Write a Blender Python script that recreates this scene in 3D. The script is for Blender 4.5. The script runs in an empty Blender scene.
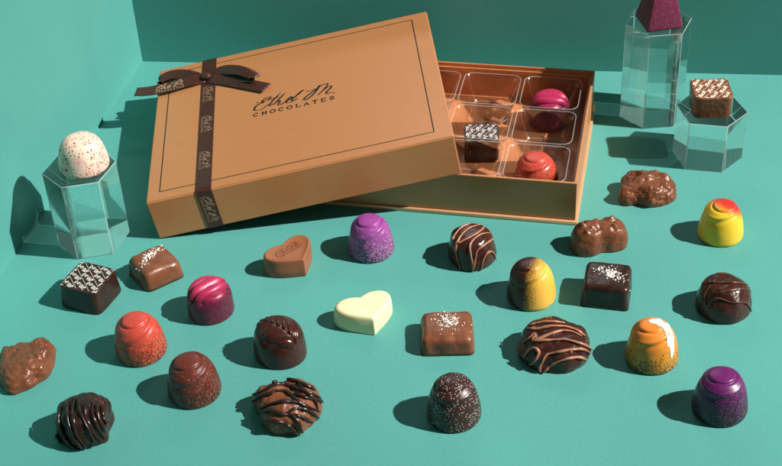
import bpy, bmesh, math, random
from mathutils import Vector, Matrix, noise
from mathutils.bvhtree import BVHTree

# 1 working unit = 8 mm; everything is scaled to metres at the very end
S = 0.008
random.seed(7)
sc = bpy.context.scene
col = sc.collection
PI = math.pi

# ------------------------------------------------------------------ helpers
def link(name, data=None, parent=None, loc=(0, 0, 0), rotz=0.0):
    o = bpy.data.objects.new(name, data)
    col.objects.link(o)
    o.location = loc
    o.rotation_euler = (0, 0, rotz)
    if parent is not None:
        o.parent = parent
    return o

def obj(name, bm, mat, parent=None, smooth=True, loc=(0, 0, 0), rotz=0.0):
    me = bpy.data.meshes.new(name)
    bmesh.ops.recalc_face_normals(bm, faces=bm.faces)
    bm.to_mesh(me)
    bm.free()
    if mat is not None:
        me.materials.append(mat)
    if smooth:
        for p in me.polygons:
            p.use_smooth = True
    return link(name, me, parent, loc, rotz)

def tag(o, label, cat, group=None, kind=None):
    if label:
        o['label'] = label
    if cat:
        o['category'] = cat
    if group:
        o['group'] = group
    if kind:
        o['kind'] = kind
    return o

def auto_smooth(o, ang=35):
    """mark edges sharper than ang as sharp so flat faces stay flat"""
    me = o.data
    bm = bmesh.new(); bm.from_mesh(me)
    for e in bm.edges:
        if len(e.link_faces) == 2 and e.calc_face_angle(0) > math.radians(ang):
            e.smooth = False
    bm.to_mesh(me); bm.free()
    return o

def sstep(a, b, x):
    t = max(0.0, min(1.0, (x - a) / (b - a)))
    return t * t * (3 - 2 * t)

def catmull(pts, n=8, closed=False):
    P = [Vector(p) for p in pts]
    if len(P) < 3:
        return P
    out = []
    m = len(P)
    rng = range(m) if closed else range(m - 1)
    for i in rng:
        p0 = P[(i - 1) % m] if (closed or i > 0) else P[0] * 2 - P[1]
        p1 = P[i]; p2 = P[(i + 1) % m]
        p3 = P[(i + 2) % m] if (closed or i + 2 < m) else P[-1] * 2 - P[-2]
        for k in range(n):
            t = k / n
            out.append(0.5 * ((2 * p1) + (p2 - p0) * t + (2 * p0 - 5 * p1 + 4 * p2 - p3) * t * t + (3 * p1 - p0 - 3 * p2 + p3) * t ** 3))
    if not closed:
        out.append(P[-1])
    return out

# ------------------------------------------------------------------ materials
def newmat(name):
    m = bpy.data.materials.new(name)
    m.use_nodes = True
    nt = m.node_tree
    b = nt.nodes['Principled BSDF']
    return m, nt, b

def coords(nt, scale=1.0, rnd=False):
    """object-space coordinates given in working units"""
    tc = nt.nodes.new('ShaderNodeTexCoord')
    mp = nt.nodes.new('ShaderNodeMapping')
    mp.inputs['Scale'].default_value = (scale / S,) * 3
    nt.links.new(tc.outputs['Object'], mp.inputs['Vector'])
    return mp.outputs['Vector']

def nnode(nt, vec, scale, detail=3, rough=0.5):
    n = nt.nodes.new('ShaderNodeTexNoise')
    n.inputs['Scale'].default_value = scale
    n.inputs['Detail'].default_value = detail
    n.inputs['Roughness'].default_value = rough
    nt.links.new(vec, n.inputs['Vector'])
    return n.outputs['Fac']

def ramp(nt, fac, stops, interp='LINEAR'):
    r = nt.nodes.new('ShaderNodeValToRGB')
    r.color_ramp.interpolation = interp
    e = r.color_ramp.elements
    while len(e) < len(stops):
        e.new(0.5)
    for k, (p, c) in enumerate(stops):
        e[k].position = p
        e[k].color = (*c, 1) if not isinstance(c, (int, float)) else (c, c, c, 1)
    nt.links.new(fac, r.inputs['Fac'])
    return r.outputs['Color']

def mixc(nt, fac, a, b):
    m = nt.nodes.new('ShaderNodeMix'); m.data_type = 'RGBA'
    for sock, v in ((m.inputs[0], fac), (m.inputs[6], a), (m.inputs[7], b)):
        if isinstance(v, (int, float)):
            sock.default_value = v
        elif isinstance(v, tuple):
            sock.default_value = (*v, 1)
        else:
            nt.links.new(v, sock)
    return m.outputs[2]

def mth(nt, op, a, b=None, c=None, clamp=False):
    m = nt.nodes.new('ShaderNodeMath'); m.operation = op; m.use_clamp = clamp
    for i, v in enumerate((a, b, c)):
        if v is None: continue
        if isinstance(v, (int, float)): m.inputs[i].default_value = v
        else: nt.links.new(v, m.inputs[i])
    return m.outputs[0]

def bump(nt, b, height, strength=0.2, dist=0.05):
    bp = nt.nodes.new('ShaderNodeBump')
    bp.inputs['Strength'].default_value = strength
    bp.inputs['Distance'].default_value = dist * S
    nt.links.new(height, bp.inputs['Height'])
    nt.links.new(bp.outputs['Normal'], b.inputs['Normal'])

def mat_chocolate(name, c1, c2, rough=0.34, sss=0.0, nscale=1.3, bstr=0.25):
    m, nt, b = newmat(name)
    v = coords(nt)
    f = nnode(nt, v, nscale, 4)
    f = ramp(nt, f, [(0.35, c1), (0.7, c2)])
    nt.links.new(f, b.inputs['Base Color'])
    r = nnode(nt, v, 2.5, 3)
    nt.links.new(mth(nt, 'MULTIPLY_ADD', r, 0.22, rough - 0.1), b.inputs['Roughness'])
    b.inputs['IOR'].default_value = 1.46
    if sss:
        b.inputs['Subsurface Weight'].default_value = sss
        b.inputs['Subsurface Radius'].default_value = (1, .5, .25)
        b.inputs['Subsurface Scale'].default_value = 0.2 * S
    bump(nt, b, mth(nt, 'ADD', nnode(nt, v, 3.0, 3), mth(nt, 'MULTIPLY', nnode(nt, v, 22, 2), .12)), bstr, 0.12)
    return m

def mat_spray(name, top, mid, low, speck, z0, z1, dens=0.5, fine=26, rough=0.36, side=None, dark=None):
    """airbrushed shell: colour changes from top to foot through a grainy spray, with coloured grains"""
    m, nt, b = newmat(name)
    v = coords(nt)
    sep = nt.nodes.new('ShaderNodeSeparateXYZ'); nt.links.new(v, sep.inputs[0])
    z = sep.outputs['Z']
    grain = nnode(nt, v, fine * .30, 2, .7)
    soft = nnode(nt, v, 1.1, 2)
    # 0 at foot, 1 at top
    t = mth(nt, 'DIVIDE', mth(nt, 'SUBTRACT', z, z0), (z1 - z0))
    t = mth(nt, 'ADD', t, mth(nt, 'MULTIPLY_ADD', grain, 2.8, -1.4))
    t = mth(nt, 'ADD', t, mth(nt, 'MULTIPLY_ADD', soft, 0.6, -0.3), clamp=True)
    c = ramp(nt, t, [(0.0, low), (0.5, mid), (0.95, top)])
    vor = nt.nodes.new('ShaderNodeTexVoronoi'); vor.inputs['Scale'].default_value = fine * .33
    nt.links.new(v, vor.inputs['Vector'])
    dots = mth(nt, 'LESS_THAN', vor.outputs['Distance'], 0.36)
    sepc = nt.nodes.new('ShaderNodeSeparateColor'); nt.links.new(vor.outputs['Color'], sepc.inputs[0])
    # fewer dots towards the top
    thr = mth(nt, 'MULTIPLY_ADD', mth(nt, 'DIVIDE', mth(nt, 'SUBTRACT', z, z0), (z1 - z0), clamp=True), -dens * .95, dens)
    pick = mth(nt, 'LESS_THAN', sepc.outputs[0], thr)
    c = mixc(nt, mth(nt, 'MULTIPLY', mth(nt, 'MULTIPLY', dots, pick), .8), c, speck)
    if side is not None:
        # second spray colour over one side (local x), grainy border
        x = mth(nt, 'ADD', sep.outputs['X'], mth(nt, 'MULTIPLY_ADD', grain, 1.3, -0.65))
        x = mth(nt, 'ADD', x, mth(nt, 'MULTIPLY', sep.outputs['Y'], side[2]))
        f = mth(nt, 'MULTIPLY_ADD', x, 1.0 / side[1], -side[0] / side[1], clamp=True)
        c = mixc(nt, f, dark, c)
    nt.links.new(c, b.inputs['Base Color'])
    b.inputs['Roughness'].default_value = rough
    b.inputs['IOR'].default_value = 1.46
    bump(nt, b, grain, 0.12, 0.06)
    return m

def mat_plain(name, c, rough=0.5, metallic=0.0, nz=0.06, nscale=8, bstr=0.0):
    m, nt, b = newmat(name)
    v = coords(nt)
    f = nnode(nt, v, nscale, 3)
    lo = tuple(max(0, x * (1 - nz)) for x in c); hi = tuple(min(1, x * (1 + nz)) for x in c)
    nt.links.new(ramp(nt, f, [(0.3, lo), (0.7, hi)]), b.inputs['Base Color'])
    b.inputs['Roughness'].default_value = rough
    b.inputs['Metallic'].default_value = metallic
    if bstr:
        bump(nt, b, nnode(nt, v, nscale * 3, 3), bstr, 0.03)
    return m

def mat_paper_teal(name, c):
    m, nt, b = newmat(name)
    v = coords(nt)
    a = nnode(nt, v, 0.05, 3); g = nnode(nt, v, 5.0, 5, .7)
    t = mth(nt, 'ADD', mth(nt, 'MULTIPLY', a, .5), mth(nt, 'MULTIPLY', g, .5))
    lo = tuple(x * .92 for x in c); hi = tuple(min(1, x * 1.08) for x in c)
    nt.links.new(ramp(nt, t, [(0.38, lo), (0.62, hi)]), b.inputs['Base Color'])
    b.inputs['Roughness'].default_value = 0.62
    b.inputs['Specular IOR Level'].default_value = 0.35
    bump(nt, b, nnode(nt, v, 9.0, 4, .7), 0.12, 0.06)
    return m

def mat_glass(name):
    m = bpy.data.materials.new(name); m.use_nodes = True
    nt = m.node_tree; nt.nodes.clear()
    out = nt.nodes.new('ShaderNodeOutputMaterial')
    g = nt.nodes.new('ShaderNodeBsdfGlass'); g.distribution = 'GGX'
    g.inputs['Color'].default_value = (0.985, 0.995, 0.99, 1)
    g.inputs['Roughness'].default_value = 0.0
    g.inputs['IOR'].default_value = 1.49
    # cast acrylic lets part of the light straight through
    tr = nt.nodes.new('ShaderNodeBsdfTransparent'); tr.inputs[0].default_value = (0.97, 0.99, 0.985, 1)
    mx = nt.nodes.new('ShaderNodeMixShader')
    lw = nt.nodes.new('ShaderNodeLayerWeight'); lw.inputs['Blend'].default_value = .5
    mr = nt.nodes.new('ShaderNodeMapRange'); mr.interpolation_type = 'SMOOTHSTEP'
    for i_, v_ in zip((1, 2, 3, 4), (.25, .50, .34, .02)): mr.inputs[i_].default_value = v_
    nt.links.new(lw.outputs['Facing'], mr.inputs[0]); nt.links.new(mr.outputs[0], mx.inputs[0])
    nt.links.new(g.outputs[0], mx.inputs[1]); nt.links.new(tr.outputs[0], mx.inputs[2])
    nt.links.new(mx.outputs[0], out.inputs[0])
    return m

def mat_thin_plastic(name):
    """thin clear film: straight-through light plus a clear-coat reflection"""
    m = bpy.data.materials.new(name); m.use_nodes = True
    nt = m.node_tree; nt.nodes.clear()
    out = nt.nodes.new('ShaderNodeOutputMaterial')
    tr = nt.nodes.new('ShaderNodeBsdfTransparent'); tr.inputs[0].default_value = (0.97, 0.97, 0.965, 1)
    gl = nt.nodes.new('ShaderNodeBsdfGlossy'); gl.inputs['Roughness'].default_value = 0.13
    lw = nt.nodes.new('ShaderNodeFresnel'); lw.inputs['IOR'].default_value = 1.5
    tc = nt.nodes.new('ShaderNodeTexCoord')
    n = nt.nodes.new('ShaderNodeTexNoise'); n.inputs['Scale'].default_value = 1.2 / S
    nt.links.new(tc.outputs['Object'], n.inputs['Vector'])
    bp = nt.nodes.new('ShaderNodeBump'); bp.inputs['Strength'].default_value = .15; bp.inputs['Distance'].default_value = .1 * S
    nt.links.new(n.outputs['Fac'], bp.inputs['Height'])
    for q in (gl, lw): nt.links.new(bp.outputs['Normal'], q.inputs['Normal'])
    mx = nt.nodes.new('ShaderNodeMixShader')
    f = mth(nt, 'MULTIPLY_ADD', lw.outputs[0], .75, 0.01, clamp=True)
    nt.links.new(f, mx.inputs[0]); nt.links.new(tr.outputs[0], mx.inputs[1]); nt.links.new(gl.outputs[0], mx.inputs[2])
    nt.links.new(mx.outputs[0], out.inputs[0])
    return m

TEAL = (0.078, 0.308, 0.276)
M = {}
M['teal'] = mat_paper_teal('teal paper', TEAL)
M['copper'] = mat_plain('copper paper', (0.50, 0.205, 0.078), 0.36, 0.14, 0.02, 1.2, 0.03)
M['copper_in'] = mat_plain('copper lining', (0.56, 0.215, 0.09), 0.42, 0.1, 0.08, 2, 0.04)
M['copper_edge'] = mat_plain('copper edge', (0.72, 0.38, 0.20), 0.35, 0.3, 0.05, 3)
M['ink'] = mat_plain('black ink', (0.012, 0.008, 0.006), 0.6)
M['satin'] = mat_plain('brown satin', (0.050, 0.015, 0.009), 0.33, 0.0, 0.25, 5, 0.25)
M['gold'] = mat_plain('pale gold ink', (0.42, 0.25, 0.16), 0.4, 0.3)
M['dark'] = mat_chocolate('dark chocolate', (0.020, 0.0075, 0.005), (0.040, 0.014, 0.009), 0.30)
M['dark2'] = mat_chocolate('plum dark chocolate', (0.035, 0.010, 0.007), (0.060, 0.018, 0.012), 0.24, bstr=.22)
M['milk'] = mat_chocolate('milk chocolate', (0.15, 0.048, 0.021), (0.21, 0.070, 0.031), 0.36, 0.08)
M['milk2'] = mat_chocolate('milk chocolate darker', (0.13, 0.040, 0.017), (0.20, 0.066, 0.028), 0.30, 0.05, bstr=.45)
M['milk_soft'] = mat_chocolate('smooth milk chocolate', (0.27, 0.095, 0.042), (0.30, 0.108, 0.05), 0.42, 0.12, bstr=.1)
M['white_choc'] = mat_chocolate('white chocolate', (0.80, 0.69, 0.40), (0.84, 0.75, 0.48), 0.40, 0.35, bstr=.1)
M['drz_dark'] = mat_plain('dark drizzle', (0.022, 0.009, 0.007), 0.28, 0, .15)
M['drz_milk'] = mat_plain('milk drizzle', (0.36, 0.15, 0.085), 0.38, 0, .1)
M['drz_mid'] = mat_plain('thin drizzle', (0.09, 0.034, 0.02), 0.3, 0, .1)
M['salt'] = mat_plain('sugar crystals', (0.92, 0.89, 0.84), 0.4)
M['print'] = mat_plain('white cocoa print', (0.80, 0.74, 0.68), 0.5)
M['print_milk'] = mat_plain('cream cocoa print', (0.86, 0.70, 0.56), 0.5)
M['splash'] = mat_plain('white cocoa butter', (0.86, 0.80, 0.66), 0.35, 0, .03)
M['glass'] = mat_glass('clear acrylic')
def mat_edge_glint():
    """pale half-clear colour that paints bright edge highlights on the chamfers"""
    m = bpy.data.materials.new('painted acrylic edge glint'); m.use_nodes = True
    b = m.node_tree.nodes['Principled BSDF']
    b.inputs['Base Color'].default_value = (.93, .97, .95, 1); b.inputs['Roughness'].default_value = .3
    b.inputs['Transmission Weight'].default_value = .35; b.inputs['Alpha'].default_value = .34
    return m
M['edge_glint'] = mat_edge_glint()
M['film'] = mat_thin_plastic('clear plastic film')
def mat_film_glint():
    """whitish colour standing in for light caught along the tray edges"""
    m = bpy.data.materials.new('painted film edge glint'); m.use_nodes = True
    nt = m.node_tree; b = nt.nodes['Principled BSDF']
    b.inputs['Base Color'].default_value = (.9, .86, .82, 1); b.inputs['Roughness'].default_value = .15
    b.inputs['Alpha'].default_value = .22
    return m
M['film_glint'] = mat_film_glint()

# ------------------------------------------------------------------ shapes
def grid_dome(rad, prof, disp=None, nth=128, nr=72, foot=True):
    """closed body of revolution-like shell. rad(theta)->radius, prof: (r,z) list foot->top (unit r), disp(x,y,z,r,th)->normal offset"""
    bm = bmesh.new()
    pr = catmull([(r, z, 0) for r, z in prof], max(2, nr // (len(prof) - 1)))
    rows = []
    for q in pr[:-1]:
        row = []
        for k in range(nth):
            th = 2 * PI * k / nth
            R = rad(th)
            row.append(Vector((q[0] * R * math.cos(th), q[0] * R * math.sin(th), q[1])))
        rows.append(row)
    top = Vector((0, 0, pr[-1][1]))
    vs = [[bm.verts.new(c) for c in row] for row in rows]
    tv = bm.verts.new(top)
    for a, b in zip(vs[:-1], vs[1:]):
        for k in range(nth):
            bm.faces.new((a[k], a[(k + 1) % nth], b[(k + 1) % nth], b[k]))
    for k in range(nth):
        bm.faces.new((vs[-1][k], vs[-1][(k + 1) % nth], tv))
    bm.faces.new(list(reversed(vs[0])))
    if disp:
        bm.normal_update()
        news = []
        for v in bm.verts:
            n = v.normal.copy()
            d = disp(v.co, n)
            news.append(v.co + n * d)
        for v, c in zip(bm.verts, news):
            v.co = c
            if v.co.z < 0: v.co.z = 0
    return bm

def dome_prof(H):
    return [(0.94, 0), (0.985, 0.04 * H), (1.0, 0.12 * H), (0.965, 0.33 * H), (0.905, 0.52 * H), (0.82, 0.70 * H), (0.69, 0.85 * H), (0.49, 0.95 * H), (0.25, 0.99 * H), (0, H)]

def make_truffle(R, H, phase=0.0, off=(-0.06, 0.02), swirl=0.12, nth=160):
    def disp(c, n):
        x, y = c.x / R - off[0], c.y / R - off[1] + .10
        rho = math.hypot(x, y)
        zz = c.z / H
        if zz < 0.45: return 0.012 * noise.noise(c * 1.2)
        th = math.atan2(y, x)
        px, py = math.cos(phase), math.sin(phase)
        r1 = math.hypot(x - .10 * px, y - .10 * py)
        r2 = math.hypot(x + .03 * px, y + .03 * py)
        wob = .015 * math.sin(2 * th + phase)
        a1, a2 = .46 + wob, .70 + wob
        h = swirl * .55 * (1 - sstep(a1 - 0.06, a1 + 0.03, r1))
        h -= 0.45 * swirl * math.exp(-((r1 - a1 - 0.04) / 0.035) ** 2)
        h += swirl * 0.45 * (1 - sstep(a2 - 0.05, a2 + 0.03, r2))
        h += 0.35 * swirl * math.exp(-((r2 - (a2 - .05)) / 0.045) ** 2)
        h -= 0.25 * swirl * math.exp(-((r2 - a2 - 0.04) / 0.035) ** 2)
        return h * sstep(0.5, 0.62, zz)
    return grid_dome(lambda t: R, dome_prof(H), disp, nth, 90)

def make_lump(outline, H, seed=0, amp=0.12, freq=0.9, bumps=(), e=0.62, yscale=1.0, nth=144, facet=0.0, ridge=0.0, foot=0.93, top=0.0):
    """lumpy coated piece; outline: (x,y) plan points round it ccw"""
    P = catmull([(x, y, 0) for x, y in outline], 10, True)
    ang = sorted((math.atan2(p.y, p.x) % (2 * PI), p.length) for p in P)
    def rad(t):
        t %= 2 * PI
        lo = ang[-1]; lo = (lo[0] - 2 * PI, lo[1])
        for a in ang:
            if a[0] >= t:
                w = (t - lo[0]) / max(1e-6, a[0] - lo[0])
                return lo[1] * (1 - w) + a[1] * w
            lo = a
        a = (ang[0][0] + 2 * PI, ang[0][1])
        w = (t - lo[0]) / max(1e-6, a[0] - lo[0])
        return lo[1] * (1 - w) + a[1] * w
    prof = [(foot, 0), (foot + .05, 0.05 * H)]
    for k in range(1, 12):
        a = k / 12 * PI / 2
        prof.append((max(foot + .05, 1) * math.cos(a) ** e, H * (.08 + .92 * math.sin(a) ** (0.9))))
    prof.append((0, H))
    off = Vector((seed * 13.7, seed * 5.1, seed * 3.3))
    def disp(c, n):
        w = sstep(0.0, 0.35 * H, c.z)
        d = amp * (noise.noise(c * freq + off) * 1.0 + 0.45 * noise.noise(c * freq * 2.3 + off) + .18 * noise.noise(c * freq * 5 + off)) * (0.45 + 0.55 * w)
        if facet:
            d -= facet * abs(noise.noise(c * freq * .9 + off * 2)) * 1.6 * w
        if ridge:
            d -= ridge * ((1 - min(1, abs(noise.noise(c * freq * 1.7 + off * 3)) * 4)) ** 2) * w
        for (bx, by, br, bh) in bumps:
            q = ((c.x - bx) ** 2 + (c.y - by) ** 2) / (br * br)
            d += bh * math.exp(-q * 1.3)
        return d
    return grid_dome(rad, prof, disp, nth, 72)

def ell(a, b, n=12, j=0.0, seed=0, sq=1.0, rot=0.0):
    rnd = random.Random(seed)
    o = []
    for k in range(n):
        t = 2 * PI * k / n
        r = 1 + rnd.uniform(-j, j)
        x = a * r * math.copysign(abs(math.cos(t)) ** sq, math.cos(t)); y = b * r * math.copysign(abs(math.sin(t)) ** sq, math.sin(t))
        o.append((x * math.cos(rot) - y * math.sin(rot), x * math.sin(rot) + y * math.cos(rot)))
    return o

def make_block(w, d, h, bev=0.35, taper=0.94, seed=0, amp=0.05, sag=0.0, seg=5, sub=2):
    """rounded coated square"""
    bm = bmesh.new()
    bmesh.ops.create_cube(bm, size=1)
    for v in bm.verts:
        t = taper if v.co.z > 0 else 1.0
        v.co = Vector((v.co.x * w * t, v.co.y * d * t, (v.co.z + .5) * h))
    top = [e for e in bm.edges if (e.verts[0].co.z + e.verts[1].co.z) > 0.01]
    bmesh.ops.bevel(bm, geom=top, offset=bev, segments=seg, profile=0.5, affect='EDGES', clamp_overlap=True)
    bmesh.ops.triangulate(bm, faces=[f for f in bm.faces if len(f.verts) > 4])
    # refine long edges for noise
    for _ in range(sub + 2):
        long = [e for e in bm.edges if e.calc_length() > 0.28]
        if not long: break
        bmesh.ops.subdivide_edges(bm, edges=long, cuts=1, use_grid_fill=True)
    bm.normal_update()
    off = Vector((seed * 7.7, seed, 0))
    new = []
    for v in bm.verts:
        zz = v.co.z / h
        n = v.normal
        dlt = amp * (noise.noise(v.co * .8 + off) + .4 * noise.noise(v.co * 2.2 + off))
        r2 = (v.co.x / w * 2) ** 2 + (v.co.y / d * 2) ** 2
        c = v.co + n * dlt * (1 if zz > .02 else .3)
        if zz > .6: c.z -= sag * r2
        # foot flares out a little
        f = 1 + 0.03 * math.exp(-zz * 9)
        new.append(Vector((c.x * f, c.y * f, max(0, c.z))))
    for v, c in zip(bm.verts, new): v.co = c
    return bm

def prism(poly_bot, poly_top, z0, z1, bev=0.0, seg=2):
    bm = bmesh.new()
    a = [bm.verts.new((x, y, z0)) for x, y in poly_bot]
    b = [bm.verts.new((x, y, z1)) for x, y in poly_top]
    n = len(a)
    bm.faces.new(list(reversed(a))); bm.faces.new(b)
    for k in range(n):
        bm.faces.new((a[k], a[(k + 1) % n], b[(k + 1) % n], b[k]))
    if bev:
        bmesh.ops.bevel(bm, geom=list(bm.edges), offset=bev, segments=seg, profile=.5, affect='EDGES', clamp_overlap=True)
    return bm

def heart_pts(w, n=64):
    out = []
    for k in range(n):
        t = 2 * PI * k / n
        x = 16 * math.copysign(abs(math.sin(t)) ** 2.2, math.sin(t))
        y = 12 * math.cos(t) - 3.4 * math.cos(2 * t) - 1.2 * math.cos(3 * t) - .4 * math.cos(4 * t)
        out.append((x / 16 * w, (y + 2.5) / 16 * w * 0.95))
    return out

def scaled(pts, s, t=0):
    return [(x * s, y * s + t) for x, y in pts]

def make_heart(w, h, rd=.05):
    """tapered moulded heart with a rounded rim; rings from foot to the centre of the top"""
    base = [Vector((x, y, 0)) for x, y in heart_pts(w)]
    # round off the notch
    for _ in range(3):
        base = [(base[k - 1] + base[k] * 2 + base[(k + 1) % len(base)]) / 4 for k in range(len(base))]
    bm = bmesh.new()
    lev = [(0.97, 0), (1.0, .05), (0.99, .4), (0.965, .75)]
    for k in range(7):
        a = k / 6 * PI / 2
        lev.append((.955 - rd * (1 - math.cos(a)), 1 - rd * 1.3 + rd * 1.3 * math.sin(a)))
    q = .955 - rd
    lev += [(q - .04, 1.0), (q - .07, .985), (q - .10, .975), (0.5, .975), (0.25, .975)] if rd < .1 else [(q - .1, 1.0), (.5, 1.0), (.25, 1.0)]
    rows = [[bm.verts.new((p.x * s, p.y * s, z * h)) for p in base] for s, z in lev]
    n = len(base)
    for a, b in zip(rows[:-1], rows[1:]):
        for k in range(n):
            bm.faces.new((a[k], a[(k + 1) % n], b[(k + 1) % n], b[k]))
    c = bm.verts.new((0, 0, lev[-1][1] * h))
    for k in range(n): bm.faces.new((rows[-1][k], rows[-1][(k + 1) % n], c))
    bm.faces.new(list(reversed(rows[0])))
    return bm

def tube(bm, pts, r, nseg=8, ends=True, flat=1.0):
    rings = []
    m = len(pts)
    for i, p in enumerate(pts):
        t = (pts[min(i + 1, m - 1)] - pts[max(i - 1, 0)])
        if t.length < 1e-6: t = Vector((1, 0, 0))
        t.normalize()
        up = Vector((0, 0, 1))
        a = t.cross(up)
        if a.length < 1e-3: a = t.cross(Vector((0, 1, 0)))
        a.normalize(); b = a.cross(t).normalized()
        rr = r(i / max(1, m - 1)) if callable(r) else r
        rings.append([bm.verts.new(p + a * rr * math.cos(2 * PI * k / nseg) + b * rr * flat * math.sin(2 * PI * k / nseg)) for k in range(nseg)])
    for A, B in zip(rings[:-1], rings[1:]):
        for k in range(nseg):
            bm.faces.new((A[k], A[(k + 1) % nseg], B[(k + 1) % nseg], B[k]))
    bm.faces.new(list(reversed(rings[0]))); bm.faces.new(rings[-1])

def drizzle(body, lines, el, r=0.085, sink=0.25):
    """threads of poured chocolate laid on the body; lines are drawn on the oblique plane tilted by el"""
    sb = bmesh.new(); sb.from_mesh(body.data)
    bvh = BVHTree.FromBMesh(sb)
    d = Vector((0, -math.cos(el), math.sin(el))); upv = Vector((0, math.sin(el), math.cos(el)))
    bm = bmesh.new()
    for li, L in enumerate(lines):
        pts = catmull([(a, b, 0) for a, b in L], 10)
        run = []; runs = []
        for p in pts:
            o = Vector((p.x, 0, 0)) + upv * p.y + d * 20
            hit, n, _, _ = bvh.ray_cast(o, -d)
            if hit is None:
                if len(run) > 3: runs.append(run)
                run = []
                continue
            if run and (hit - run[-1]).length < 0.05: continue
            run.append(hit + n * r * (1 - sink))
        if len(run) > 3: runs.append(run)
        for k, rn in enumerate(runs):
            # smooth and let the thread run a little way down the edge
            for _ in range(2):
                rn = [rn[0]] + [(rn[i - 1] + rn[i] * 2 + rn[i + 1]) / 4 for i in range(1, len(rn) - 1)] + [rn[-1]]
            j = li * 3.1 + k
            tube(bm, rn, lambda t, j=j: r * (1 + .22 * math.sin(j + t * 9) + .12 * math.sin(t * 23 + j)) * (0.55 + .45 * min(1, 8 * t, 8 * (1 - t))), 8, flat=.85)
    sb.free()
    return bm

def crystals(body, spots, size=(0.03, 0.062), seed=1):
    """tiny sugar / salt grains resting on the top"""
    rnd = random.Random(seed)
    sb = bmesh.new(); sb.from_mesh(body.data); bvh = BVHTree.FromBMesh(sb)
    bm = bmesh.new()
    for (cx, cy, sx, sy, rot, n) in spots:
        for _ in range(n):
            a = rnd.gauss(0, 1) * sx; b_ = rnd.gauss(0, 1) * sy
            x = cx + a * math.cos(rot) - b_ * math.sin(rot); y = cy + a * math.sin(rot) + b_ * math.cos(rot)
            hit, nn, _, _ = bvh.ray_cast(Vector((x, y, 9)), Vector((0, 0, -1)))
            if hit is None: continue
            s = rnd.uniform(*size)
            mtx = Matrix.Translation(hit + nn * s * .4) @ Matrix.Rotation(rnd.uniform(0, 6), 4, 'Z') @ Matrix.Rotation(rnd.uniform(0, 3), 4, 'X') @ Matrix.Diagonal((s * rnd.uniform(.7, 1.6), s * rnd.uniform(.6, 1.2), s * rnd.uniform(.5, 1), 1))
            bmesh.ops.create_icosphere(bm, subdivisions=1, radius=1, matrix=mtx)
    sb.free()
    return bm

# ---- lettering: pen strokes (working units, as written on the lid) ----
SCRIPT = [
 [(8.34, 10.69), (8.55, 10.52), (9.04, 10.62), (9.49, 10.95), (9.32, 11.09), (8.97, 10.91), (8.8, 10.65), (8.9, 10.42), (8.69, 10.37), (8.34, 10.19), (8.17, 9.81), (8.2, 9.58), (8.48, 9.47), (8.89, 9.58), (9.24, 10.01)],
 [(10.3, 11.31), (9.94, 10.83), (9.52, 10.16), (9.34, 9.84), (9.45, 9.74), (9.72, 9.98)],
 [(9.30, 10.62), (10.12, 10.80)],
 [(10.64, 11.13), (10.22, 10.52), (9.72, 9.75)],
 [(9.72, 9.75), (10.0, 10.09), (10.23, 10.19), (10.17, 9.89), (10.07, 9.67), (10.24, 9.56), (10.55, 9.73), (10.97, 10.01), (11.22, 10.23), (11.12, 10.4), (10.87, 10.12), (10.72, 9.79), (10.89, 9.59), (11.3, 9.67), (11.62, 9.93)],
 [(12.2, 11.04), (11.81, 10.61), (11.31, 10.1), (11.16, 9.84), (11.33, 9.73), (11.65, 9.99)],
 [(11.45, 10.24), (11.88, 10.78), (12.2, 11.04)],
 [(12.4, 10.76), (12.53, 10.61), (12.85, 10.66), (13.27, 10.79), (13.45, 11.15), (13.19, 10.49), (12.75, 9.83), (12.32, 9.45), (12.14, 9.56), (12.27, 9.83), (12.69, 10.24), (13.19, 10.69), (13.55, 11.06), (13.98, 11.18), (14.11, 11.03), (13.81, 10.49), (13.22, 9.69)],
 [(13.22, 9.69), (13.66, 10.23), (14.09, 10.64), (14.38, 10.65), (14.28, 10.36), (13.95, 9.91), (13.98, 9.66), (14.18, 9.65), (14.36, 9.76)],
 [(14.51, 9.61), (14.55, 9.5)]]
# slab capitals on a 1 x 1 box: list of polylines
def arc(cx, cy, rx, ry, a0, a1, n=10):
    return [(cx + rx * math.cos(math.radians(a0 + (a1 - a0) * k / n)), cy + ry * math.sin(math.radians(a0 + (a1 - a0) * k / n))) for k in range(n + 1)]
CAPS = {
 'C': [arc(.52, .5, .42, .5, 42, 318, 14), [(.85, .98), (.85, .70)]],
 'H': [[(.2, 0), (.2, 1)], [(.8, 0), (.8, 1)], [(.2, .5), (.8, .5)], [(.05, 0), (.35, 0)], [(.05, 1), (.35, 1)], [(.65, 0), (.95, 0)], [(.65, 1), (.95, 1)]],
 'O': [arc(.5, .5, .45, .5, 0, 360, 18)],
 'L': [[(.25, 1), (.25, 0), (.88, 0), (.88, .3)], [(.08, 1), (.45, 1)], [(.08, 0), (.3, 0)]],
 'A': [[(.12, 0), (.5, 1), (.88, 0)], [(.28, .36), (.72, .36)], [(0, 0), (.28, 0)], [(.72, 0), (1, 0)]],
 'T': [[(.5, 0), (.5, 1)], [(.08, .72), (.08, 1), (.92, 1), (.92, .72)], [(.32, 0), (.68, 0)]],
 'E': [[(.88, .28), (.88, 0), (.2, 0), (.2, 1), (.85, 1), (.85, .74)], [(.2, .52), (.6, .52)], [(.05, 0), (.2, 0)], [(.05, 1), (.2, 1)]],
 'S': [[(.82, .70), (.80, .88), (.5, 1), (.2, .88), (.18, .68), (.5, .52), (.82, .34), (.82, .12), (.5, 0), (.18, .12), (.16, .32)]],
}
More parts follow.
